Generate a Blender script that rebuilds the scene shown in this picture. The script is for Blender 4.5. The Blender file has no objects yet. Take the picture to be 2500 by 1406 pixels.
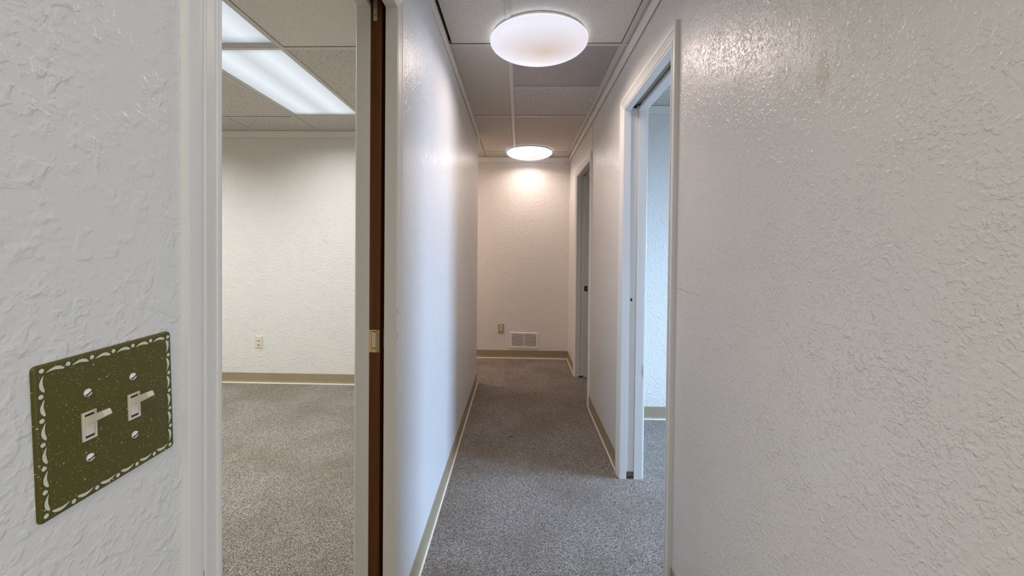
import bpy, bmesh, math, random
from mathutils import Vector, Matrix
random.seed(7)
SC = bpy.context.scene
COL = SC.collection

# ------------------------------------------------------------------ camera
CAM_H = 1.297
yaw, pit, rol = .0273, -.0144, .0096
c, s, cp, sp, cr, sr = math.cos(yaw), math.sin(yaw), math.cos(pit), math.sin(pit), math.cos(rol), math.sin(rol)
right0 = Vector((c, s, 0)); up0 = Vector((s * sp, -c * sp, cp)); fwd = Vector((-s * cp, c * cp, sp))
rv = cr * right0 + sr * up0
uv = -sr * right0 + cr * up0
cd = bpy.data.cameras.new('camera')
cam = bpy.data.objects.new('camera', cd); COL.objects.link(cam)
M = Matrix((rv, uv, -fwd)).transposed().to_4x4()
M.translation = Vector((0, 0, CAM_H))
cam.matrix_world = M
cd.sensor_width = 36; cd.lens = 1010.2 / 2500 * 36
cd.shift_x = (1250 - 1240.9) / 2500
cd.shift_y = (626.5 - 703) / 2500
cd.clip_start = .02
SC.camera = cam

# ------------------------------------------------------------------ world and daylight
W = bpy.data.worlds.new('world'); SC.world = W; W.use_nodes = True
bg = W.node_tree.nodes['Background']
bg.inputs[0].default_value = (.62, .78, 1, 1); bg.inputs[1].default_value = 1.0

def area(name, loc, sx, sy, direction, power, col, shape='RECTANGLE'):
    ld = bpy.data.lights.new(name, 'AREA'); ld.shape = shape
    ld.size = sx
    if shape == 'RECTANGLE': ld.size_y = sy
    ld.energy = power; ld.color = col
    o = bpy.data.objects.new(name, ld); COL.objects.link(o)
    o.location = loc
    o.rotation_euler = Vector(direction).to_track_quat('-Z', 'Y').to_euler()
    return o
# daylight that falls through the window of the right-hand room and the window of the lobby behind the camera
area('daylight_right_room', (3.56, 2.0, 1.5), 1.3, 1.2, (-1, 0, -.78), 120, (.44, .65, 1)).data.spread = math.radians(118)
area('daylight_lobby', (3.56, -1.1, 1.45), 1.8, 1.4, (-1, 0.25, 0), 42, (.78, .88, 1))
area('lobby_fill_lamp', (.05, -.9, 2.40), .6, 1.2, (0, 0, -1), 15, (1, .93, .84))  # unseen lamp added to fill the near corridor with softer light
area('hall_branch_fill_lamp', (-1.7, 4.5, 2.40), .5, .5, (0, 0, -1), 24, (1, .79, .71))  # added out of sight to brighten the dark far end of the corridor
vs = SC.view_settings
SC.display_settings.display_device = 'sRGB'
vs.view_transform = 'Standard'; vs.look = 'None'; vs.exposure = 0.0; vs.gamma = 1; vs.use_curve_mapping = False
SC.cycles.use_denoising = True
SC.cycles.max_bounces = 8
SC.cycles.diffuse_bounces = 6
SC.cycles.sample_clamp_indirect = 6

# ------------------------------------------------------------------ helpers
def link(name, me, m, parent=None, smooth=False):
    o = bpy.data.objects.new(name, me); COL.objects.link(o)
    if m:
        me.materials.append(m)
    if smooth:
        for p in me.polygons: p.use_smooth = True
    if parent: o.parent = parent
    return o

def from_bm(name, bm, m, parent=None, smooth=False):
    bmesh.ops.recalc_face_normals(bm, faces=bm.faces)
    me = bpy.data.meshes.new(name); bm.to_mesh(me); bm.free()
    return link(name, me, m, parent, smooth)

def add_box(bm, x0, x1, y0, y1, z0, z1, bevel=0):
    r = bmesh.ops.create_cube(bm, size=1)
    vsx = r['verts']
    for v in vsx:
        v.co = Vector(((x0 + x1) / 2 + v.co.x * (x1 - x0), (y0 + y1) / 2 + v.co.y * (y1 - y0), (z0 + z1) / 2 + v.co.z * (z1 - z0)))
    if bevel:
        es = list({e for v in vsx for e in v.link_edges})
        bmesh.ops.bevel(bm, geom=es, offset=bevel, segments=2, affect='EDGES', profile=.6)
    return vsx

def box(name, x0, x1, y0, y1, z0, z1, m, parent=None, bevel=0):
    bm = bmesh.new(); add_box(bm, x0, x1, y0, y1, z0, z1, bevel)
    return from_bm(name, bm, m, parent)

def prism(name, rings, m, parent=None, smooth=False, closed=True):
    """rings: list of equal-length rings of 3-D points, skinned one to the next, ends capped"""
    bm = bmesh.new(); R = [[bm.verts.new(p) for p in ring] for ring in rings]
    n = len(R[0])
    for a, b in zip(R, R[1:]):
        for i in range(n):
            bm.faces.new((a[i], a[(i + 1) % n], b[(i + 1) % n], b[i]))
    if closed:
        bm.faces.new(R[0]); bm.faces.new(R[-1][::-1])
    return from_bm(name, bm, m, parent, smooth)

def lathe(name, prof, m, parent=None, n=64, smooth=True, cap_ends=True):
    bm = bmesh.new(); R = []
    for r, z in prof:
        if r < 1e-6: R.append([bm.verts.new((0, 0, z))])
        else: R.append([bm.verts.new((r * math.cos(2 * math.pi * i / n), r * math.sin(2 * math.pi * i / n), z)) for i in range(n)])
    for a, b in zip(R, R[1:]):
        for i in range(n):
            j = (i + 1) % n
            if len(a) == 1 and len(b) > 1: bm.faces.new((a[0], b[j], b[i]))
            elif len(b) == 1 and len(a) > 1: bm.faces.new((a[i], a[j], b[0]))
            elif len(a) > 1: bm.faces.new((a[i], a[j], b[j], b[i]))
    return from_bm(name, bm, m, parent, smooth)

def empty(name, loc=(0, 0, 0), rot=(0, 0, 0)):
    o = bpy.data.objects.new(name, None); COL.objects.link(o); o.location = loc; o.rotation_euler = rot
    o.empty_display_size = .05
    return o

def tag(o, label, cat, group=None, kind=None):
    o['label'] = label; o['category'] = cat
    if group: o['group'] = group
    if kind: o['kind'] = kind
    return o
def struct(o, label, cat):
    return tag(o, label, cat, kind='structure')

# ------------------------------------------------------------------ materials
class NT:
    def __init__(self, name):
        self.m = bpy.data.materials.new(name); self.m.use_nodes = True
        self.t = self.m.node_tree; self.n = self.t.nodes; self.l = self.t.links
        self.b = self.n['Principled BSDF']
        self.tc = self.n.new('ShaderNodeTexCoord')
    def set(self, **k):
        names = dict(col='Base Color', rough='Roughness', metal='Metallic', spec='Specular IOR Level', emit='Emission Color', es='Emission Strength', coat='Coat Weight')
        for a, v in k.items():
            i = self.b.inputs[names[a]]
            if hasattr(v, 'is_linked') or isinstance(v, bpy.types.NodeSocket): self.l.new(v, i)
            else: i.default_value = (*v, 1) if isinstance(v, tuple) and len(v) == 3 else v
        return self
    def mapping(self, scale=(1, 1, 1), rot=(0, 0, 0), vec=None):
        mp = self.n.new('ShaderNodeMapping'); mp.inputs['Scale'].default_value = scale; mp.inputs['Rotation'].default_value = rot
        self.l.new(vec or self.tc.outputs['Object'], mp.inputs[0]); return mp.outputs[0]
    def noise(self, scale, detail=2, rough=.5, dist=0, vec=None):
        t = self.n.new('ShaderNodeTexNoise'); t.inputs['Scale'].default_value = scale; t.inputs['Detail'].default_value = detail
        t.inputs['Roughness'].default_value = rough; t.inputs['Distortion'].default_value = dist
        self.l.new(vec or self.tc.outputs['Object'], t.inputs['Vector']); return t.outputs[0]
    def flat_yz(self):
        sp = self.n.new('ShaderNodeSeparateXYZ'); self.l.new(self.tc.outputs['Object'], sp.inputs[0])
        cb = self.n.new('ShaderNodeCombineXYZ'); self.l.new(sp.outputs[1], cb.inputs[0]); self.l.new(sp.outputs[2], cb.inputs[1])
        return cb.outputs[0]
    def vor(self, scale, feature='F1', vec=None, out='Distance', rnd=1):
        t = self.n.new('ShaderNodeTexVoronoi'); t.voronoi_dimensions = '2D'; t.feature = feature; t.inputs['Scale'].default_value = scale
        t.inputs['Randomness'].default_value = rnd
        self.l.new(vec or self.tc.outputs['Object'], t.inputs['Vector']); return t.outputs[out]
    def ramp(self, fac, a, b, ca=(0, 0, 0), cb=(1, 1, 1)):
        r = self.n.new('ShaderNodeValToRGB'); e = r.color_ramp.elements
        e[0].position = a; e[1].position = b; e[0].color = (*ca, 1); e[1].color = (*cb, 1)
        self.l.new(fac, r.inputs[0]); return r.outputs[0]
    def math(self, op, a, b=None, clamp=False):
        n = self.n.new('ShaderNodeMath'); n.operation = op; n.use_clamp = clamp
        for i, v in enumerate((a, b)):
            if v is None: continue
            if isinstance(v, (int, float)): n.inputs[i].default_value = v
            else: self.l.new(v, n.inputs[i])
        return n.outputs[0]
    def mix(self, fac, a, b, mode='MIX'):
        n = self.n.new('ShaderNodeMix'); n.data_type = 'RGBA'; n.blend_type = mode
        for i, v in ((0, fac), (6, a), (7, b)):
            if isinstance(v, (int, float)): n.inputs[i].default_value = v
            elif isinstance(v, tuple): n.inputs[i].default_value = (*v, 1)
            else: self.l.new(v, n.inputs[i])
        return n.outputs[2]
    def bump(self, h, strength=1, dist=.001, prev=None):
        n = self.n.new('ShaderNodeBump'); n.inputs['Strength'].default_value = strength; n.inputs['Distance'].default_value = dist
        self.l.new(h, n.inputs['Height'])
        if prev: self.l.new(prev, n.inputs['Normal'])
        return n.outputs[0]
    def normal(self, nrm): self.l.new(nrm, self.b.inputs['Normal']); return self
    def spot(self, centre, radii, soft=.35, wob=.25, wscale=120):
        """0..1 mask of an irregular patch around a place on the thing (object space)"""
        mp = self.n.new('ShaderNodeMapping'); mp.vector_type = 'POINT'
        mp.inputs['Location'].default_value = [-a / r for a, r in zip(centre, radii)]
        mp.inputs['Scale'].default_value = [1 / r for r in radii]
        self.l.new(self.tc.outputs['Object'], mp.inputs[0])
        ln = self.n.new('ShaderNodeVectorMath'); ln.operation = 'LENGTH'; self.l.new(mp.outputs[0], ln.inputs[0])
        d = self.math('ADD', ln.outputs['Value'], self.math('MULTIPLY', self.math('SUBTRACT', self.noise(wscale, 2), .5), wob * 4))
        return self.ramp(d, 1 - soft, 1, (1, 1, 1), (0, 0, 0))

def wall_paint(name, col, spots=(), strength=1.0, fs=1.35):
    k = NT(name)
    n1 = k.ramp(k.noise(48 * fs, 2, .45, .25), .56, .66)
    n2 = k.ramp(k.noise(110 * fs, 2, .5, .2), .50, .68)
    n4 = k.ramp(k.noise(30 * fs, 2, .5, .9), .60, .66)
    gate = k.ramp(k.noise(11, 2, .5, .2), .28, .60)
    h = k.math('ADD', k.math('MULTIPLY', n1, .50), k.math('MULTIPLY', k.math('MULTIPLY', n2, .42), k.math('ADD', gate, .35)))
    h = k.math('ADD', h, k.math('MULTIPLY', k.math('MULTIPLY', n4, .55), gate))
    nr = k.bump(h, .72 * strength, .0019)
    cc = k.mix(k.noise(1.5, 3), tuple(a * .965 for a in col), tuple(min(1, a * 1.03) for a in col))
    for ce, ra, cl, amt in spots:
        cc = k.mix(k.math('MULTIPLY', k.spot(ce, ra), amt), cc, cl)
    k.set(col=cc, rough=.30, spec=.5).normal(nr)
    return k.m

WALLC = (.76, .725, .67)
M_wall = wall_paint('painted_textured_drywall', WALLC, strength=1.7, fs=1.0)
M_wall_r = wall_paint('painted_textured_drywall_marked', WALLC, spots=[
    ((.588, .830, 1.649), (.05, .020, .048), (.50, .36, .24), .36),
])
M_wall_left = wall_paint('painted_textured_drywall_near', (.74, .725, .695), strength=.8, fs=1.05)

def trim_paint(name, col=(.78, .76, .71), spots=()):
    k = NT(name)
    cc = k.mix(k.noise(3, 3), tuple(a * .95 for a in col), col)
    for ce, ra, cl, amt in spots:
        cc = k.mix(k.math('MULTIPLY', k.spot(ce, ra), amt), cc, cl)
    nr = k.bump(k.noise(60, 3, .5, 0, k.mapping((1, 1, .12))), .25, .0006)
    k.set(col=cc, rough=.42, spec=.4).normal(nr)
    return k.m
M_trim = trim_paint('gloss_cream_trim_paint')
M_trim_near = trim_paint('gloss_cream_trim_paint_chipped', spots=[
    ((-.382, .473, .885), (.02, .0045, .032), (.52, .47, .34), .7),
    ((-.382, .483, .835), (.02, .0030, .016), (.40, .34, .20), .8),
    ((-.382, .491, .893), (.02, .0016, .012), (.34, .28, .18), .8)])
M_trim_far = trim_paint('gloss_cream_trim_paint_nicked', spots=[
    ((-.388, 1.312, 1.10), (.02, .004, .010), (.12, .10, .08), .8),
    ((-.388, 1.312, 1.02), (.02, .003, .013), (.12, .10, .08), .8),
    ((-.388, 1.312, .24), (.02, .004, .008), (.12, .10, .08), .8)])
M_jamb_r = trim_paint('gloss_white_jamb_paint', (.80, .79, .76), spots=[
    ((.62, 2.34, .40), (.05, .02, .006), (.35, .27, .2), .6), ((.705, 2.35, .62), (.01, .02, .05), (.30, .22, .16), .6),
    ((.64, 2.35, 2.07), (.04, .02, .03), (.20, .19, .18), .6), ((.645, 2.35, .09), (.02, .02, .006), (.4, .35, .3), .5)])

def simple(name, col, rough=.5, metal=0, spec=.5, nz=0.05, ns=30, bump=0):
    k = NT(name)
    cc = k.mix(k.noise(ns, 3), tuple(a * (1 - nz) for a in col), tuple(min(1, a * (1 + nz)) for a in col))
    k.set(col=cc, rough=rough, metal=metal, spec=spec)
    if bump: k.normal(k.bump(k.noise(ns * 6, 2), .5, bump))
    return k.m

M_crown = simple('satin_crown_paint', (.80, .77, .72), .4, ns=4)
M_grid = simple('painted_steel_grid', (.60, .57, .53), .4, ns=6)
M_base = simple('tan_vinyl_cove_base', (.33, .265, .165), .42, ns=5, nz=.10)
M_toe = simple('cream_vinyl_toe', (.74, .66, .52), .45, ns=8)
M_black = simple('soot_black_void', (.010, .009, .008), .9)
M_wood_raw = simple('bare_stained_stud_wood', (.20, .13, .11), .7, ns=40, nz=.25)
M_plasticw = simple('white_plastic', (.78, .77, .74), .35)
M_plasticb = simple('beige_plastic', (.66, .61, .50), .35)
M_plastict = simple('dark_ivory_plastic', (.42, .35, .20), .35)
M_slot = simple('dark_slot', (.03, .025, .02), .6)
M_brass = simple('polished_brass', (.86, .55, .22), .28, 1, ns=60)
M_brassd = simple('aged_brass', (.42, .33, .16), .38, .9, ns=60)
M_steel = simple('brushed_nickel', (.66, .65, .60), .38, .85, ns=90)
M_track = simple('galvanised_track', (.42, .41, .36), .45, .6, ns=60)
M_whitem = simple('white_enamel_metal', (.80, .78, .75), .35)

# brown varnished pocket door
k = NT('dark_brown_varnished_wood')
g = k.noise(14, 5, .6, .4, k.mapping((3.0, 3.0, .10)))
cc = k.mix(k.ramp(g, .35, .68), (.095, .029, .004), (.160, .053, .010))
cc = k.mix(k.math('MULTIPLY', k.ramp(k.noise(55, 2, .5, 0, k.mapping((1, 1, .35))), .735, .76), .55), cc, (.35, .22, .12))
k.set(col=cc, rough=.38, spec=.3).normal(k.bump(g, .3, .0006)); M_door = k.m

# carpet: short looped pile in grey-brown, loops set in diagonal rows
k = NT('grey_brown_loop_carpet')
mp = k.mapping((1, 1, 1), (0, 0, .6))
v = k.vor(290, vec=mp, rnd=.7)
vc = k.vor(290, vec=mp, out='Color', rnd=.75)
sepn = k.n.new('ShaderNodeSeparateColor'); k.l.new(vc, sepn.inputs[0])
loop = k.ramp(v, .15, .62, (1, 1, 1), (0, 0, 0))
spk = k.ramp(sepn.outputs[0], .15, .9)
fine = k.ramp(k.noise(190, 3, .7), .36, .64)
lit = k.math('MULTIPLY', k.math('ADD', k.math('MULTIPLY', spk, .60), k.math('MULTIPLY', fine, .40)), k.math('ADD', k.math('MULTIPLY', loop, .65), .35))
base = k.mix(lit, (.046, .037, .030), (.84, .745, .635))
blot = k.ramp(k.noise(2.6, 4, .6, .4), .40, .62)
base = k.mix(k.math('MULTIPLY', blot, .34), base, (.150, .115, .075))
fleck = k.spot((-.045, 2.87, 0), (.018, .009, .5), .4, .3)
base = k.mix(k.math('MULTIPLY', fleck, .8), base, (.03, .02, .02))
k.set(col=base, rough=.95, spec=.1).normal(k.bump(loop, .8, .0025)); M_carpet = k.m

def tile_mat(name, kind, col=(.68, .64, .585)):
    k = NT(name)
    if kind == 'pin':       # pinholes
        v = k.vor(104, rnd=1); gate = k.vor(104, out='Color')
        sp_ = k.n.new('ShaderNodeSeparateColor'); k.l.new(gate, sp_.inputs[0])
        hole = k.math('MULTIPLY', k.ramp(v, .10, .17, (1, 1, 1), (0, 0, 0)), k.ramp(sp_.outputs[0], .22, .30))
    elif kind == 'fissure':  # short worm tracks with pinholes
        a = k.noise(75, 2, .6, 1.6, k.mapping((1.0, 2.3, 1)))
        hole = k.ramp(a, .375, .415, (1, 1, 1), (0, 0, 0))
        v = k.ramp(k.vor(75), .07, .12, (1, 1, 1), (0, 0, 0))
        hole = k.math('MAXIMUM', hole, k.math('MULTIPLY', v, .8))
    else:                   # nearly smooth, faint scrim
        hole = k.math('MULTIPLY', k.ramp(k.noise(150, 2, .6), .60, .72), .10)
    cc = k.mix(k.noise(1.2, 3), tuple(a_ * .93 for a_ in col), col)
    cc = k.mix(k.math('MULTIPLY', hole, .80 if kind == 'pin' else .74), cc, (.08, .068, .05))
    inv = k.math('SUBTRACT', 1.0, hole)
    k.set(col=cc, rough=.85, spec=.15).normal(k.bump(inv, .5, .0015)); return k.m
M_pin = tile_mat('pinhole_acoustic_tile', 'pin', (.76, .72, .665))
M_fis = tile_mat('fissured_acoustic_tile', 'fissure')
M_smooth = tile_mat('smooth_acoustic_tile', 'smooth', (.62, .57, .51))

# ------------------------------------------------------------------ dimensions (metres, camera above x=0 y=0)
H = 2.416          # underside of the hung ceiling
HT = 2.56
def xl(y): return -.385 - .006 * y     # corridor face of the left wall
XR = .588; XR2 = .709; XLR = -.516
YB = -3.0; YEND = 4.97; YC = 4.02; YLR = 3.90
LD = (.5165, 1.314, 2.072)        # left doorway
R1 = (1.620, 2.374, 2.111)       # right doorway
R2 = (3.474, 4.284, 2.078)       # far right doorway

# ------------------------------------------------------------------ room shell
def wall_skin(name, y0, y1, doors, fx0, fx1, m, label, ztop=HT):
    ys_ = sorted({y0, y1, *[q for a, b, t in doors for q in (a, b)]}); zs_ = sorted({0, ztop, *[t for a, b, t in doors]})
    def solid(i, j):
        if not (0 <= i < len(ys_) - 1 and 0 <= j < len(zs_) - 1): return False
        ym, zm = (ys_[i] + ys_[i + 1]) / 2, (zs_[j] + zs_[j + 1]) / 2
        return not any(a < ym < b and zm < t for a, b, t in doors)
    bm = bmesh.new(); V = {}
    def vx(i, j, k_):
        if (i, j, k_) not in V: V[i, j, k_] = bm.verts.new(((fx0, fx1)[k_](ys_[i]), ys_[i], zs_[j]))
        return V[i, j, k_]
    for i in range(len(ys_) - 1):
        for j in range(len(zs_) - 1):
            if not solid(i, j): continue
            for k_ in (0, 1): bm.faces.new([vx(i, j, k_), vx(i + 1, j, k_), vx(i + 1, j + 1, k_), vx(i, j + 1, k_)])
            for di, dj, p, q in ((-1, 0, (0, 0), (0, 1)), (1, 0, (1, 0), (1, 1)), (0, -1, (0, 0), (1, 0)), (0, 1, (0, 1), (1, 1))):
                if not solid(i + di, j + dj):
                    bm.faces.new([vx(i + p[0], j + p[1], 0), vx(i + q[0], j + q[1], 0), vx(i + q[0], j + q[1], 1), vx(i + p[0], j + p[1], 1)])
    o = from_bm(name, bm, m); struct(o, label, 'wall'); return o
fl = box('floor', -4.3, 3.7, YB - .1, YEND + .1, -.1, 0, M_carpet)
struct(fl, 'grey-brown looped carpet running through corridor and rooms', 'floor')
wl = wall_skin('wall_left', YB, YC, [LD], xl, lambda y: xl(y) - .030, M_wall_left, 'long textured white wall on the left with the green switch plate')
wall_skin('wall_left_inner', -.6, YLR, [LD], lambda y: XLR, lambda y: XLR + .034, M_wall, 'inner face of the left wall inside the left room')
wr = wall_skin('wall_right', .30, YEND, [R1, R2], lambda y: XR, lambda y: XR + .034, M_wall_r, 'long textured cream wall on the right with two doorways')
wall_skin('wall_right_inner', .42, YEND, [R1, R2], lambda y: XR2 - .040, lambda y: XR2, M_wall, 'inner face of the right wall inside the right rooms')
struct(box('wall_end', -4.2, 3.6, YEND, YEND + .1, 0, HT, M_wall), 'textured wall closing the far end of the corridor', 'wall')
struct(box('wall_back_left', -4.2, xl(YC) - .030, YLR, YC, 0, HT, M_wall), 'plain textured wall at the back of the left room', 'wall')
struct(box('wall_back_right', XR2, 3.6, 3.22, 3.34, 0, HT, M_wall), 'pale wall seen through the right doorway', 'wall')
struct(box('wall_far_left', -4.3, -4.2, YB - .1, YEND + .1, 0, HT, M_wall), 'outer wall of the left room', 'wall')
struct(box('wall_front_left', -4.2, XLR, -.70, -.6, 0, HT, M_wall), 'near wall of the left room', 'wall')
struct(box('wall_front_right', XR + .034, 3.6, .30, .42, 0, HT, M_wall), 'wall between lobby and right room', 'wall')
struct(box('wall_lobby', -4.2, 3.6, YB - .1, YB, 0, HT, M_wall), 'lobby wall behind the camera', 'wall')
# outer right wall with two window openings
bm = bmesh.new()
ys = [YB - .1, -2.1, -.1, 1.3, 2.7, YEND + .1]; zs = [0, .75, 2.2, HT]
for i in range(5):
    for j in range(3):
        if j == 1 and i in (1, 3): continue
        add_box(bm, 3.6, 3.7, ys[i], ys[i + 1], zs[j], zs[j + 1])
bmesh.ops.remove_doubles(bm, verts=bm.verts, dist=1e-5)
struct(from_bm('wall_outer_right', bm, M_wall), 'outer wall with windows at the right of the building', 'wall')
for i, (a, b) in enumerate(((-2.1, -.1), (1.3, 2.7))):
    w = empty('window_%d' % (i + 1), (3.64, (a + b) / 2, .75))
    struct(w, ('lobby' if i == 0 else 'right room') + ' window in white frame', 'window')
    hw = (b - a) / 2
    for nm, q in (('window_sill', (-.06, .03, -hw, hw, 0, .04)), ('window_head', (-.03, .03, -hw, hw, 1.41, 1.45)),
                  ('window_jamb', (-.03, .03, -hw, -hw + .04, .04, 1.41)), ('window_jamb', (-.03, .03, hw - .04, hw, .04, 1.41)),
                  ('window_mullion', (-.015, .015, -.015, .015, .04, 1.41))):
        box(nm, *q, M_whitem, w)
struct(box('trim_wall_stud', XLR + .034, xl(2.1) - .030, 2.12, 2.16, 0, HT, M_wood_raw), 'stud closing the left door pocket', 'trim')

# ceiling slab, hung tiles and steel grid
ceil = box('ceiling', -4.3, 3.7, YB - .1, YEND + .1, HT, HT + .06, M_black)
struct(ceil, 'hung ceiling of acoustic tiles in a painted steel grid', 'ceiling')
G = .0125
tile_cache = {}
def tile(x0, x1, y0, y1, m, z=H + .002, tilt=0, gap=(0, 0, 0, 0)):
    x0 += gap[0]; x1 -= gap[1]; y0 += gap[2]; y1 -= gap[3]
    key = (round(x1 - x0, 3), round(y1 - y0, 3), m.name)
    if key not in tile_cache:
        bm = bmesh.new(); w, d = x1 - x0, y1 - y0
        add_box(bm, 0, w, 0, d, 0, .016, .0012)
        bmesh.ops.recalc_face_normals(bm, faces=bm.faces)
        me = bpy.data.meshes.new('ceiling_tile'); bm.to_mesh(me); bm.free(); me.materials.append(m); tile_cache[key] = me
    o = bpy.data.objects.new('ceiling_tile', tile_cache[key]); COL.objects.link(o)
    o.location = (x0, y0, z); o.parent = ceil; o.rotation_euler = (tilt, 0, 0)
    return o
def tbar(x0, x1, y0, y1, z=H):
    """steel tee: flat flange with an upright web"""
    along_y = (y1 - y0) > (x1 - x0)
    bm = bmesh.new()
    add_box(bm, x0, x1, y0, y1, z - .0016, z)
    if along_y: add_box(bm, (x0 + x1) / 2 - .002, (x0 + x1) / 2 + .002, y0, y1, z - .0002, z + .03)
    else: add_box(bm, x0, x1, (y0 + y1) / 2 - .002, (y0 + y1) / 2 + .002, z - .0002, z + .03)
    return from_bm('grid_bar', bm, M_grid, ceil)
def grid(xs, ys, mats, skip=(), gaps={}):
    """xs, ys: centre lines of tees / walls"""
    for i in range(len(xs) - 1):
        for j in range(len(ys) - 1):
            if (i, j) in skip: continue
            tile(xs[i] + .003, xs[i + 1] - .003, ys[j] + .003, ys[j + 1] - .003, mats(i, j), gap=gaps.get((i, j), (0, 0, 0, 0)))
    for x in xs[1:-1]: tbar(x - G, x + G, ys[0], ys[-1])
    for i in range(len(xs) - 1):
        a = xs[i] + (G if i else 0); b = xs[i + 1] - (G if i < len(xs) - 2 else 0)
        for y in ys[1:-1]: tbar(a, b, y - G, y + G)
# corridor
CX = [-.411, -.067, .549, .588]; CY = [-.18, 1.045, 2.266, 3.456, 4.703, 4.97]
def cm(i, j):
    if i == 2: return M_smooth
    if j <= 1: return M_pin
    return M_smooth
grid(CX, CY, cm, skip={(1, 2)}, gaps={(0, 1): (.0295, 0, 0, .0135), (1, 1): (0, .012, 0, .0115), (0, 2): (0, 0, 0, .0105), (1, 3): (0, 0, .0105, .0108), (2, 2): (.0115, 0, 0, .012)})
tile(-.064, .546, 2.873, 3.453, M_fis, gap=(0, 0, 0, .0115))
tbar(-.067 + G, .549 - G, 2.857, 2.868)
# lobby behind the camera
grid([-.40, .209, .818, 1.427, 2.036, 2.645, 3.25, 3.6], [YB, -1.40, -.18, .30], lambda i, j: M_pin)
# branch of the corridor to the left
grid([-4.2, -3.6, -2.4, -1.2, -.411], [YC, 4.60, 4.97], lambda i, j: M_smooth)
# left room
LX = [-4.2, -3.757, -3.148, -2.539, -1.930, -1.336, -.727, XLR]; LY = [-.6, -.145, 1.074, 2.293, 3.488, YLR]
def lm(i, j): return M_pin if (i == 5 and j <= 2) else M_fis
grid(LX, LY, lm, skip={(4, 3), (4, 2)}, gaps={(3, 3): (0, 0, 0, .0112), (5, 2): (.010, 0, 0, .0108), (3, 2): (0, 0, 0, .011)})
# right room, small right room
grid([XR2, 1.30, 1.909, 2.518, 3.127, 3.6], [.42, .78, 2.0, 3.22], lambda i, j: M_fis)
grid([XR2, 1.3, 2.5, 3.6], [3.34, 4.5, YEND], lambda i, j: M_smooth)

# crown strips
def crown(name, pts, label, seams=()):
    """pts: ((x,y) wall line start, end, inward normal)"""
    (x0, y0), (x1, y1), (nx, ny) = pts
    prof = [(0, H - .048), (.005, H - .048), (.0088, H - .060), (.0098, H - .0595), (.0135, H - .003), (.0135, H - .0018), (0, H - .0018)]
    rings = [[(x + nx * t, y + ny * t, z) for t, z in prof] for x, y in ((x0, y0), (x1, y1))]
    o = prism(name, rings, M_crown); struct(o, label, 'trim'); return o
crown('trim_1', ((xl(1.30), YB), (xl(YC + .015), YC + .015), (1, 0)), 'flat cream crown strip along the top of the left corridor wall')
crown('trim_2', ((XR, .30), (XR, YEND), (-1, 0)), 'flat cream crown strip along the top of the right corridor wall')
crown('trim_3', ((-4.2, YEND), (-.372, YEND), (0, -1)), 'left piece of crown strip on the corridor end wall')
crown('trim_4', ((-.370, YEND), (XR, YEND), (0, -1)), 'right piece of crown strip on the corridor end wall')
crown('trim_5', ((-4.2, YLR), (XLR, YLR), (0, -1)), 'crown strip at the back of the left room')
crown('trim_6', ((XR2, 3.22), (3.6, 3.22), (0, -1)), 'crown strip at the back of the right room')

# baseboards
def baseboard(name, p0, p1, nrm, label):
    (x0, y0), (x1, y1), (nx, ny) = p0, p1, nrm
    e = empty(name); struct(e, label, 'baseboard')
    pr = [(0, .010), (.0085, .010), (.0050, .018), (.0036, .030), (.0036, .098), (.0024, .1005), (0, .1005)]
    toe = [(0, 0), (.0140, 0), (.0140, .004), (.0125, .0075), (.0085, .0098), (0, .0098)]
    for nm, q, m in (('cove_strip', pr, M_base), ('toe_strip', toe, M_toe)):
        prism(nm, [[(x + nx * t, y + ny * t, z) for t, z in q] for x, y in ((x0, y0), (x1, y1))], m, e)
    return e
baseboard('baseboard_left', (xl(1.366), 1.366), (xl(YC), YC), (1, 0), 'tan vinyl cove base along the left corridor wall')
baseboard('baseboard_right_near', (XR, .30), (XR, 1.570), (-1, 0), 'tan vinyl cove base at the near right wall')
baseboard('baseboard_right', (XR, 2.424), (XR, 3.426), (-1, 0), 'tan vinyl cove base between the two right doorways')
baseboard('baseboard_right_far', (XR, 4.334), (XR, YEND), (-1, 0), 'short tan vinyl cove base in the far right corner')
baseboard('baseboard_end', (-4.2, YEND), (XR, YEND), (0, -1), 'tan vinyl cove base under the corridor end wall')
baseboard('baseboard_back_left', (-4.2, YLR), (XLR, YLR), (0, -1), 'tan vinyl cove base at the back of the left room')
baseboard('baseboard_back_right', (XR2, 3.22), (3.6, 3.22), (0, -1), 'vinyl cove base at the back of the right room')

# door casings: moulded boards mitred at the corners
CPROF = [(0, 0), (0, .0065), (.0025, .0095), (.006, .0105), (.0095, .0095), (.0105, .0075), (.0125, .0075), (.017, .0085), (.024, .0115),
         (.030, .0138), (.0325, .0138), (.0335, .0115), (.0355, .0115), (.0375, .0140), (.041, .0160), (.045, .0166), (.058, .0166), (.0605, .0150), (.0615, 0)]
def casing(name, fx, nx, y0, y1, zt, label, mats, z0=0, tk=1.0):
    e = empty(name); struct(e, label, 'trim')
    def P(w, t, y, z): return (fx(y) + nx * t * tk, y, z)
    prism('side_casing', [[P(w, t, y0 - w, z0) for w, t in CPROF], [P(w, t, y0 - w, zt + w) for w, t in CPROF]], mats[0], e)
    prism('head_casing', [[P(w, t, y0 - w, zt + w) for w, t in CPROF], [P(w, t, y1 + w, zt + w) for w, t in CPROF]], mats[1], e)
    prism('side_casing', [[P(w, t, y1 + w, zt + w) for w, t in CPROF], [P(w, t, y1 + w, z0) for w, t in CPROF]], mats[2], e)
    return e
casing('trim_7', xl, 1, LD[0] + .009, LD[1] - .008, LD[2] - .008, 'moulded white casing around the left doorway', (M_trim_near, M_trim, M_trim_far), tk=.45)
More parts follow.
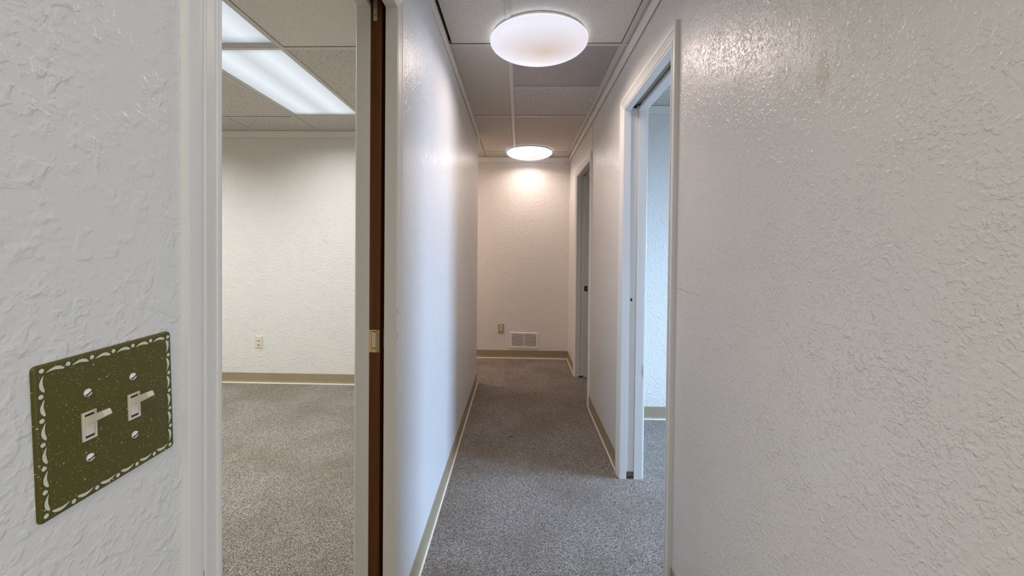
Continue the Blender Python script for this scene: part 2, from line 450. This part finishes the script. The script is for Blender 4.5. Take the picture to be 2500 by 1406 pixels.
casing('trim_8', lambda y: XR, -1, R1[0] + .012, R1[1] - .008, R1[2] - .008, 'moulded white casing around the nearer right doorway', (M_trim,) * 3)
casing('trim_9', lambda y: XR, -1, R2[0] + .012, R2[1] - .008, R2[2] - .008, 'moulded white casing around the far right doorway', (M_trim,) * 3)
casing('trim_10', lambda y: XLR, -1, LD[0] + .009, LD[1] - .008, LD[2] - .008, 'casing on the room side of the left doorway', (M_trim,) * 3)
casing('trim_11', lambda y: XR2, 1, R1[0] + .012, R1[1] - .008, R1[2] - .008, 'casing on the room side of the right doorway', (M_trim,) * 3)

# jambs: split boards each side of the pocket slot
def jamb(name, x0, xs0, xs1, x1, y0, y1, zt, label, m, near_split=True, far_split=True):
    e = empty(name); struct(e, label, 'trim'); T = .014
    b = .0012
    for xa, xb in ((x0, xs0), (xs1, x1)):
        box('jamb_board', xa, xb, y0 - .001, y0 + T, 0, zt, m, e, b)
        box('jamb_board', xa, xb, y1 - T, y1 + .001, 0, zt, m, e, b)
        box('head_board', xa, xb, y0 + T, y1 - T, zt - T, zt + .001, m, e, b)
    return e
j = jamb('trim_12', XLR - .002, -.4765, -.4285, xl(1.3) + .003, LD[0], LD[1], LD[2], 'painted split jamb of the left pocket doorway', M_trim)
j1 = jamb('trim_13', XR - .006, .621, .664, XR2 - .001, R1[0], R1[1], R1[2], 'white split jamb of the nearer right pocket doorway', M_jamb_r)
box('stop_board', .6225, .6625, R1[1] - .004, R1[1] + .010, .040, R1[2], M_jamb_r, j1)
box('stud', .6225, .6625, R1[1] + .002, R1[1] + .03, .008, .0395, M_wood_raw, j1)
box('track', .643, .661, R1[0] + .02, R1[1] - .003, R1[2] + .012, R1[2] + .034, M_track, j1)
box('fixing_bracket', .650, .6615, R1[1] - .030, R1[1] - .010, R1[2] - .010, R1[2] + .004, M_steel, j1)
j2 = jamb('trim_14', XR - .004, .632, .668, XR2 - .001, R2[0], R2[1], R2[2], 'painted split jamb of the far right doorway', M_trim)
box('stop_board', .633, .667, R2[1] - .004, R2[1] + .010, .012, R2[2], M_trim, j2)
box('track', .635, .665, R2[0] + .02, R2[1] - .003, R2[2] + .004, R2[2] + .02, M_trim, j2)
box('floor_guide', .62, .645, R2[1] - .022, R2[1] - .012, 0, .010, M_slot, j2)
box('wall_seam', XR - .0008, XR + .001, 3.424, 3.4265, R2[2] + .065, H - .06, M_slot, wr)

# ------------------------------------------------------------------ pocket door in the left wall
dr = empty('door_1', (-.4595, 1.304, .012)); struct(dr, 'dark brown wooden pocket door slid into the left wall', 'door')
box('door_slab', -.0175, .0175, 0, .76, 0, 2.085, M_door, dr, .0015)
lp = box('latch_plate', -.0170, .0165, -.0022, .012, .957, 1.029, M_brass, dr, .0004)
box('edge_pull', -.0065, .0035, -.0034, -.001, .972, 1.022, M_steel, lp, .0004)
bm = bmesh.new()
add_box(bm, -.0075, .0045, -.0026, -.0012, .9695, .9720); add_box(bm, -.0075, .0045, -.0026, -.0012, 1.022, 1.0245)
add_box(bm, -.0105, -.0097, -.0026, -.0012, .957, 1.029)
from_bm('pull_recess', bm, M_slot, lp)
bm = bmesh.new(); xx = -.0068
for w in (.0014, .0010, .0014, .0004, .0016, .0012, .0010):
    add_box(bm, xx, xx + w, -.0024, -.0018, .9622, .9640); xx += w + .0004
from_bm('engraved_maker_mark', bm, M_brassd, lp)
box('latch_lip', .0048, .0166, -.0030, -.0010, .9572, 1.0288, M_brassd, lp, .0003)
fp = box('flush_pull', .0176, .0192, .030, .055, .965, 1.030, M_brassd, dr, .0004)
box('pull_latch', .0192, .0215, .034, .042, .968, .976, M_steel, fp)
hb = box('hanger_bracket', -.008, .004, -.0020, .001, 2.005, 2.083, M_steel, dr, .0003)
for z in (2.022, 2.045, 2.068):
    o = lathe('bracket_screw', [(0, 0), (.0032, 0), (.0036, -.0006), (0, -.0012)], M_brassd, hb, 12); o.rotation_euler = (-math.pi / 2, 0, 0); o.location = (-.002, -.0022, z)

# ------------------------------------------------------------------ round ceiling lights
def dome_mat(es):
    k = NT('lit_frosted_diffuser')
    # bluish white glow with a soft warm patch painted into its colour
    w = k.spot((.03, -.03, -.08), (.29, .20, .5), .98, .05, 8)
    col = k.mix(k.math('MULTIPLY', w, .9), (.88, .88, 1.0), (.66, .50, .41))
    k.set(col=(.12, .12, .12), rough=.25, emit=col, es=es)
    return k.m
k = NT('halo_ring_glow'); k.set(col=(.1, .1, .1), emit=(.88, .92, 1.0), es=2.6); M_halo = k.m  # glowing ring added so a halo falls on the ceiling around each light
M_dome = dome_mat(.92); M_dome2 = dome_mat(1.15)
R = .255
dome = [(R * .93, -.0135), (R * .985, -.0165), (R, -.0215)] + [(R * math.cos(t), -.0215 - .0655 * math.sin(t)) for t in [math.pi / 2 * i / 14 for i in range(1, 14)]] + [(0, -.087)]
basep = [(0, 0), (R * .955, 0), (R * .955, -.012), (R * .93, -.014), (0, -.014)]
def disc_light(x, y, label, md):
    e = empty('ceiling_light', (x, y, H - .0018)); tag(e, label, 'ceiling light', 'round flush lights down the corridor ceiling')
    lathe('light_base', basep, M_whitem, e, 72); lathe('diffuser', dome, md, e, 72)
    lathe('halo_ring', [(R * .955, -.0128), (R * 1.0, -.0200), (R * .999, -.0206), (R * .955, -.0134)], M_halo, e, 72)
    return e
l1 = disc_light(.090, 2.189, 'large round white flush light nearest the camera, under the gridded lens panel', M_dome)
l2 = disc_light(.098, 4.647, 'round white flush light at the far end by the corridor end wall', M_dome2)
for x, y, pw in ((.090, 2.189, 7.5), (.098, 4.647, 5.6)):
    a = area('ceiling_light_lamp', (x, y, H - .093), .42, .42, (0, 0, -1), pw, (1.0, .82, .74), 'DISK')
    a.data.spread = math.radians(165); a.visible_camera = False

# ------------------------------------------------------------------ prismatic panels
k = NT('lit_prismatic_lens')
sepx = k.n.new('ShaderNodeSeparateXYZ'); k.l.new(k.tc.outputs['Object'], sepx.inputs[0])
def tube(x0, wdt):
    d = k.math('ABSOLUTE', k.math('SUBTRACT', sepx.outputs[0], x0)); return k.ramp(d, 0, wdt, (1, 1, 1), (0, 0, 0))
ln = k.math('MAXIMUM', tube(-.13, .20), tube(.13, .20))
endf = k.ramp(k.math('ABSOLUTE', sepx.outputs[1]), .50, .60, (1, 1, 1), (.45, .45, .45))
rib = k.ramp(k.math('SINE', k.math('MULTIPLY', k.math('ADD', sepx.outputs[0], k.math('MULTIPLY', sepx.outputs[1], -.35)), 2 * math.pi / .009)), 0, 1, (.0, .0, .0), (1, 1, 1))
lum = k.math('MULTIPLY', k.math('ADD', k.math('MULTIPLY', ln, .42), .58), endf)
lum = k.math('MULTIPLY', lum, k.math('ADD', k.math('MULTIPLY', rib, .26), .74))
k.set(col=(.08, .08, .08), rough=.3, emit=(.84, .93, 1.0), es=k.math('MULTIPLY', lum, 1.08)); M_lens = k.m
k = NT('unlit_prismatic_lens')
rib = k.n.new('ShaderNodeSeparateXYZ'); k.l.new(k.tc.outputs['Object'], rib.inputs[0])
sx = k.math('SINE', k.math('MULTIPLY', rib.outputs[0], 2 * math.pi / .0068))
sy = k.math('SINE', k.math('MULTIPLY', rib.outputs[1], 2 * math.pi / .0068))
rr = k.ramp(k.math('ADD', sx, k.math('MULTIPLY', sy, .30)), 0, 1)
k.set(col=k.mix(rr, (.22, .205, .21), (.62, .59, .60)), rough=.35).normal(k.bump(rr, .4, .001)); M_lens_off = k.m
def panel(x0, x1, y0, y1, label, m, group=None, F=.020):
    """recessed troffer: sloping frame around a ribbed lens"""
    e = empty('light_panel', ((x0 + x1) / 2, (y0 + y1) / 2, H)); tag(e, label, 'light panel', group)
    hx, hy = (x1 - x0) / 2, (y1 - y0) / 2
    zz = .016 if F > .01 else .004
    bm = bmesh.new()
    rings = []
    for ax, ay, z in ((hx, hy, .0004), (hx - F * .4, hy - F * .4, .0004), (hx - F, hy - F, zz), (hx - F, hy - F, zz + .06), (hx, hy, zz + .06)):
        rings.append([bm.verts.new(p) for p in ((-ax, -ay, z), (ax, -ay, z), (ax, ay, z), (-ax, ay, z))])
    rings.append(rings[0])
    for a, b in zip(rings, rings[1:]):
        for i in range(4): bm.faces.new((a[i], a[(i + 1) % 4], b[(i + 1) % 4], b[i]))
    from_bm('frame', bm, M_grid, e)
    box('lens', -hx + F, hx - F, -hy + F, hy - F, zz, zz + .004, m, e)
    box('housing', -hx + .002, hx - .002, -hy + .002, hy - .002, zz + .0605, zz + .065, M_whitem, e)
    return e
panel(-1.930 + G, -1.336 - G, 1.074 + G, 2.293 - G, 'lit fluorescent panel in left room, cut off by the frame top', M_lens, 'lit fluorescent panels in the left room')
panel(-1.930 + G, -1.336 - G, 2.293 + G, 3.488 - G, 'lit long fluorescent panel in left room, farther of the pair', M_lens, 'lit fluorescent panels in the left room')
for x, y, pw in ((-1.633, 1.68, 20), (-1.633, 2.89, 20), (-3.42, 1.68, 22), (-3.42, 2.89, 22)):  # the two left lamps have no panel, added unseen to even the wall light
    a = area('panel_and_fill_lamp', (x, y, H - .004), .52, 1.12, (0, 0, -1), pw, (.94, .98, 1.0)); a.data.spread = math.radians(150); a.visible_camera = False
panel(-.067 + G, .549 - G, 2.266 + G, 2.857, 'unlit grey ribbed ceiling panel behind the nearest round light', M_lens_off, F=.004)

# ------------------------------------------------------------------ painted double switch plate
k = NT('olive_speckled_paint')
yz = k.flat_yz(); v = k.vor(430, out='Distance', vec=yz); vcl = k.vor(430, out='Color', vec=yz); sc_ = k.n.new('ShaderNodeSeparateColor'); k.l.new(vcl, sc_.inputs[0])
spk = k.math('MULTIPLY', k.ramp(v, .08, .24, (1, 1, 1), (0, 0, 0)), k.ramp(sc_.outputs[0], .74, 1.0))
v2 = k.vor(130, out='Distance', vec=yz); v2c = k.vor(130, out='Color', vec=yz); s2 = k.n.new('ShaderNodeSeparateColor'); k.l.new(v2c, s2.inputs[0])
spk = k.math('MAXIMUM', spk, k.math('MULTIPLY', k.ramp(v2, .06, .12, (1, 1, 1), (0, 0, 0)), k.ramp(s2.outputs[1], .84, .90)))
k.set(col=k.mix(k.math('MULTIPLY', spk, .75), (.088, .078, .012), (.60, .58, .42)), rough=.42, spec=.35); M_olive = k.m
M_paintw = simple('cream_brush_paint', (.66, .66, .52), .5, ns=200, nz=.12)
M_ivory = simple('aged_ivory_plastic', (.70, .62, .50), .35)

# local axes: +x out of the wall, +y along corridor, +z up
sw = empty('switch_plate', (xl(.385), .3825, 1.1380), (math.radians(1.9), 0, 0))
tag(sw, 'olive green speckled double light switch plate with cream painted border', 'switch plate')
w2, h2 = .0650, .0650
bm = bmesh.new()
def rr_ring(w, h, r, x, n=5):
    pts = []
    for cy_, cz_, a0 in ((w - r, h - r, 0), (-w + r, h - r, 90), (-w + r, -h + r, 180), (w - r, -h + r, 270)):
        for i in range(n): 
            a = math.radians(a0 + 90 * i / (n - 1)); pts.append((x, cy_ + r * math.cos(a), cz_ + r * math.sin(a)))
    return pts
rings = [rr_ring(w2, h2, .004, .0002), rr_ring(w2, h2, .004, .0016), rr_ring(w2 - .0006, h2 - .0006, .0035, .0026), rr_ring(w2 - .0018, h2 - .0018, .003, .0032)]
prism('plate', rings, M_olive, sw)
# painted border: comma strokes and dots
bm = bmesh.new(); XF = .00345
def poly(pts):
    f = bm.faces.new([bm.verts.new((XF, a, b)) for a, b in pts])
def dot(a, b, r=.0019, q=1.0):
    poly([(a + r * math.cos(t) * q, b + r * math.sin(t)) for t in [math.pi * i / 6 for i in range(12)]])
def comma(a0, b0, a1, b1, na, nb, fat=.0027):
    """a fat-headed crescent from (a0,b0) to (a1,b1), bulging along the outward normal"""
    N = 10; up, dn = [], []
    for i in range(N + 1):
        t = i / N
        mx, my = a0 + (a1 - a0) * t, b0 + (b1 - b0) * t
        bow = .0020 * math.sin(math.pi * t)
        thick = fat * (math.sin(math.pi * min(1, t ** .62)) ** .8 if 0 < t < 1 else 0) + .0002
        o1 = bow + thick * .5; o2 = bow - thick * .5
        up.append((mx + na * o1, my + nb * o1)); dn.append((mx + na * o2, my + nb * o2))
    poly(up + dn[::-1][0:])
ins = .0058; ew, eh = w2 - ins, h2 - ins; NS = 6
for i in range(NS):
    stw, sth = 2 * ew / NS, 2 * eh / NS
    for sgn in (1, -1):
        # top and bottom rows
        a0 = -ew + stw * i
        dot(a0 if sgn > 0 else -a0, sgn * eh + sgn * .0012)
        p, q = (a0 + .0030, a0 + stw - .0028)
        comma(p if sgn < 0 else q, sgn * (eh - .0012), q if sgn < 0 else p, sgn * (eh - .0012), 0, sgn)
        # left and right columns
        b0 = -eh + sth * i
        dot(-sgn * (ew + .0012), b0 if sgn > 0 else -b0)
        p, q = (b0 + .0030, b0 + sth - .0028)
        comma(sgn * (ew - .0012), p if sgn < 0 else q, sgn * (ew - .0012), q if sgn < 0 else p, sgn, 0)
ob = from_bm('painted_border', bm, M_paintw, sw); ob['kind'] = 'stuff'
for u in (-.0245, .0185):
    tg = empty('toggle', (.0032, u, 0)); tg.parent = sw
    # collar frame with a dark well
    bm = bmesh.new()
    for q in ((0, .0012, -.0062, -.0042, -.0128, .0128), (0, .0012, .0042, .0062, -.0128, .0128), (0, .0012, -.0042, .0042, .0108, .0128), (0, .0012, -.0042, .0042, -.0128, -.0108)):
        add_box(bm, *q)
    from_bm('collar', bm, M_ivory, tg)
    box('well', 0.0001, .0003, -.0042, .0042, -.0108, .0108, M_slot, tg)
    box('rocker', 0.0003, .0014, -.0038, .0038, -.0086, .0088, M_ivory, tg, .0004)
    # lever tapering outward and tilted up
    L = .0205; ang = math.radians(25)
    rg = []
    for t, a, b in ((0, .0036, .0036), (.55, .0034, .0030), (.93, .0032, .0029), (1.0, .0026, .0023)):
        cx_, cz_ = t * L * math.cos(ang), .0042 + t * L * math.sin(ang)
        rg.append([(cx_ - sgz * b * math.sin(ang), sgy * a, cz_ + sgz * b * math.cos(ang)) for sgy, sgz in ((-1, -1), (1, -1), (1, 1), (-1, 1))])
    prism('lever', rg, M_ivory, tg)
    for v_, rot in ((.0295, .5), (-.0295, .3)):
        scw = lathe('plate_screw', [(0, 0), (.0036, 0), (.0036, .0006), (.0028, .0016), (.0012, .0020), (0, .0021)], M_plasticw, sw, 20)
        scw.location = (.0032, u, v_); scw.rotation_euler = (0, math.pi / 2, 0)
        sl = box('screw_slot', -.0005, .0005, -.0033, .0033, .0014, .0023, M_slot, scw); sl.rotation_euler = (0, 0, rot)

# ------------------------------------------------------------------ outlets, register, door strikes
def outlet(x, y, z, mp_, mr, label):
    e = empty('wall_outlet', (x, y, z)); tag(e, label, 'outlet')
    bm = bmesh.new()
    rings = [[(a * (.036 - i_), y_, b * (.058 - i_)) for a, b in ((-1, -1), (1, -1), (1, 1), (-1, 1))] for i_, y_ in ((0, 0), (0, -.003), (.004, -.0065))]
    prism('plate', rings, mp_, e)
    for zz in (.0195, -.0195):
        o = lathe('receptacle', [(.0155, 0), (.0165, .0015), (.0155, .0025), (0, .0026)], mr, e, 24); o.location = (0, -.0064, zz); o.rotation_euler = (math.pi / 2, 0, 0)
        bm = bmesh.new()
        add_box(bm, -.0080, -.0046, .0010, .0068, .0026, .0030); add_box(bm, .0046, .0078, .0010, .0066, .0026, .0030); add_box(bm, -.0026, .0026, -.0092, -.0042, .0026, .0030)
        so = from_bm('socket_slots', bm, M_slot, o); so['kind'] = 'stuff'
    sc2 = lathe('plate_screw', [(0, 0), (.003, 0), (.0025, .001), (0, .0012)], M_steel, e, 12); sc2.location = (0, -.0065, 0); sc2.rotation_euler = (math.pi / 2, 0, 0)
    return e
outlet(-2.496, YLR, .397, M_plasticb, M_plasticb, 'beige duplex outlet low on the back wall of left room')
outlet(-.2145, YEND, .360, M_plastict, M_plasticb, 'dark ivory duplex outlet low on end wall, left of vent')

rg = empty('wall_register', (.064, YEND, .2215), (0, math.radians(.8), 0)); tag(rg, 'white louvered air return vent low on the corridor end wall', 'vent')
hw, hh = .169, .0935
def frame(name, hw, hh, ix0, ix1, iz0, iz1, d, m, par):
    bm = bmesh.new()
    O = [(-hw, -hh), (hw, -hh), (hw, hh), (-hw, hh)]; I = [(ix0, iz0), (ix1, iz0), (ix1, iz1), (ix0, iz1)]
    lay = [[bm.verts.new((a, y, b)) for a, b in ring] for ring, y in ((O, 0), ([(a * .97, b * .95) for a, b in O], -d), (I, -d * .7), (I, 0))]
    lay.append(lay[0])
    for a, b in zip(lay, lay[1:]):
        for i in range(4): bm.faces.new((a[i], a[(i + 1) % 4], b[(i + 1) % 4], b[i]))
    return from_bm(name, bm, m, par)
frame('frame', hw, hh, -.146, .146, -.073, .073, .009, M_whitem, rg)
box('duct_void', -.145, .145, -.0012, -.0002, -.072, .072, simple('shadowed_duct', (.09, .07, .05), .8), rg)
box('mullion', -.0055, .0055, -.0070, -.0012, -.073, .073, M_whitem, rg)
me = None
for sx_ in (-1, 1):
    for i in range(13):
        z = -.0665 + i * .0111
        if me is None:
            bm = bmesh.new(); add_box(bm, -.0693, .0693, -.0004, .0004, -.0042, .0042)
            bmesh.ops.recalc_face_normals(bm, faces=bm.faces)
            me = bpy.data.meshes.new('slat'); bm.to_mesh(me); bm.free(); me.materials.append(M_whitem)
        o = bpy.data.objects.new('slat', me); COL.objects.link(o); o.parent = rg
        o.location = (sx_ * .0755, -.0042, z); o.rotation_euler = (math.radians(-58), 0, 0)
for sx_ in (-1, 1):
    o = lathe('register_screw', [(0, 0), (.003, 0), (.0025, .001), (0, .0012)], M_steel, rg, 12); o.location = (sx_ * .157, -.0078, 0); o.rotation_euler = (math.pi / 2, 0, 0)

st = empty('strike_plate', (.6375, R1[1] - .004, 1.024)); tag(st, 'small white painted strike plate in the nearer right door jamb', 'strike plate')
box('plate', -.0155, .0155, -.0016, 0, -.0360, .0360, M_plasticw, st, .0006)
box('latch_hole', -.0050, .0050, -.0022, -.0014, -.0080, .0095, M_slot, st)
for z in (-.026, .025):
    o = lathe('strike_screw', [(0, 0), (.0034, 0), (.0028, .0009), (0, .0011)], M_whitem, st, 12); o.location = (0, -.0016, z); o.rotation_euler = (math.pi / 2, 0, 0)
st2 = empty('strike_plate', (.6850, R2[1] - .0142, .915)); tag(st2, 'dark brass strike plate in the far right door jamb', 'strike plate')
box('plate', -.0165, .0165, -.0014, 0, -.0270, .0270, M_slot, st2, .0005)
box('latch_hole', .0, .0070, -.0024, -.0012, -.009, .008, M_brassd, st2)

# hairline crack in the paint of the right wall
bm = bmesh.new()
pts = [(1.561, 1.1640), (1.52, 1.1655), (1.485, 1.1630), (1.450, 1.1580), (1.41, 1.1600), (1.364, 1.1585)]
for (ya, za), (yb, zb) in zip(pts, pts[1:]):
    q = [(XR - .0009, ya, za - .0007), (XR - .0009, ya, za + .0007), (XR - .0009, yb, zb + .0007), (XR - .0009, yb, zb - .0007)]
    q2 = [(XR + .001, a_, b_) for _, a_, b_ in q]
    A = [bm.verts.new(p) for p in q]; B = [bm.verts.new(p) for p in q2]
    bm.faces.new(A); bm.faces.new(B[::-1])
    for i in range(4): bm.faces.new((A[i], A[(i + 1) % 4], B[(i + 1) % 4], B[i]))
from_bm('hairline_crack', bm, simple('cracked_paint_edge', (.50, .45, .38), .6), wr)
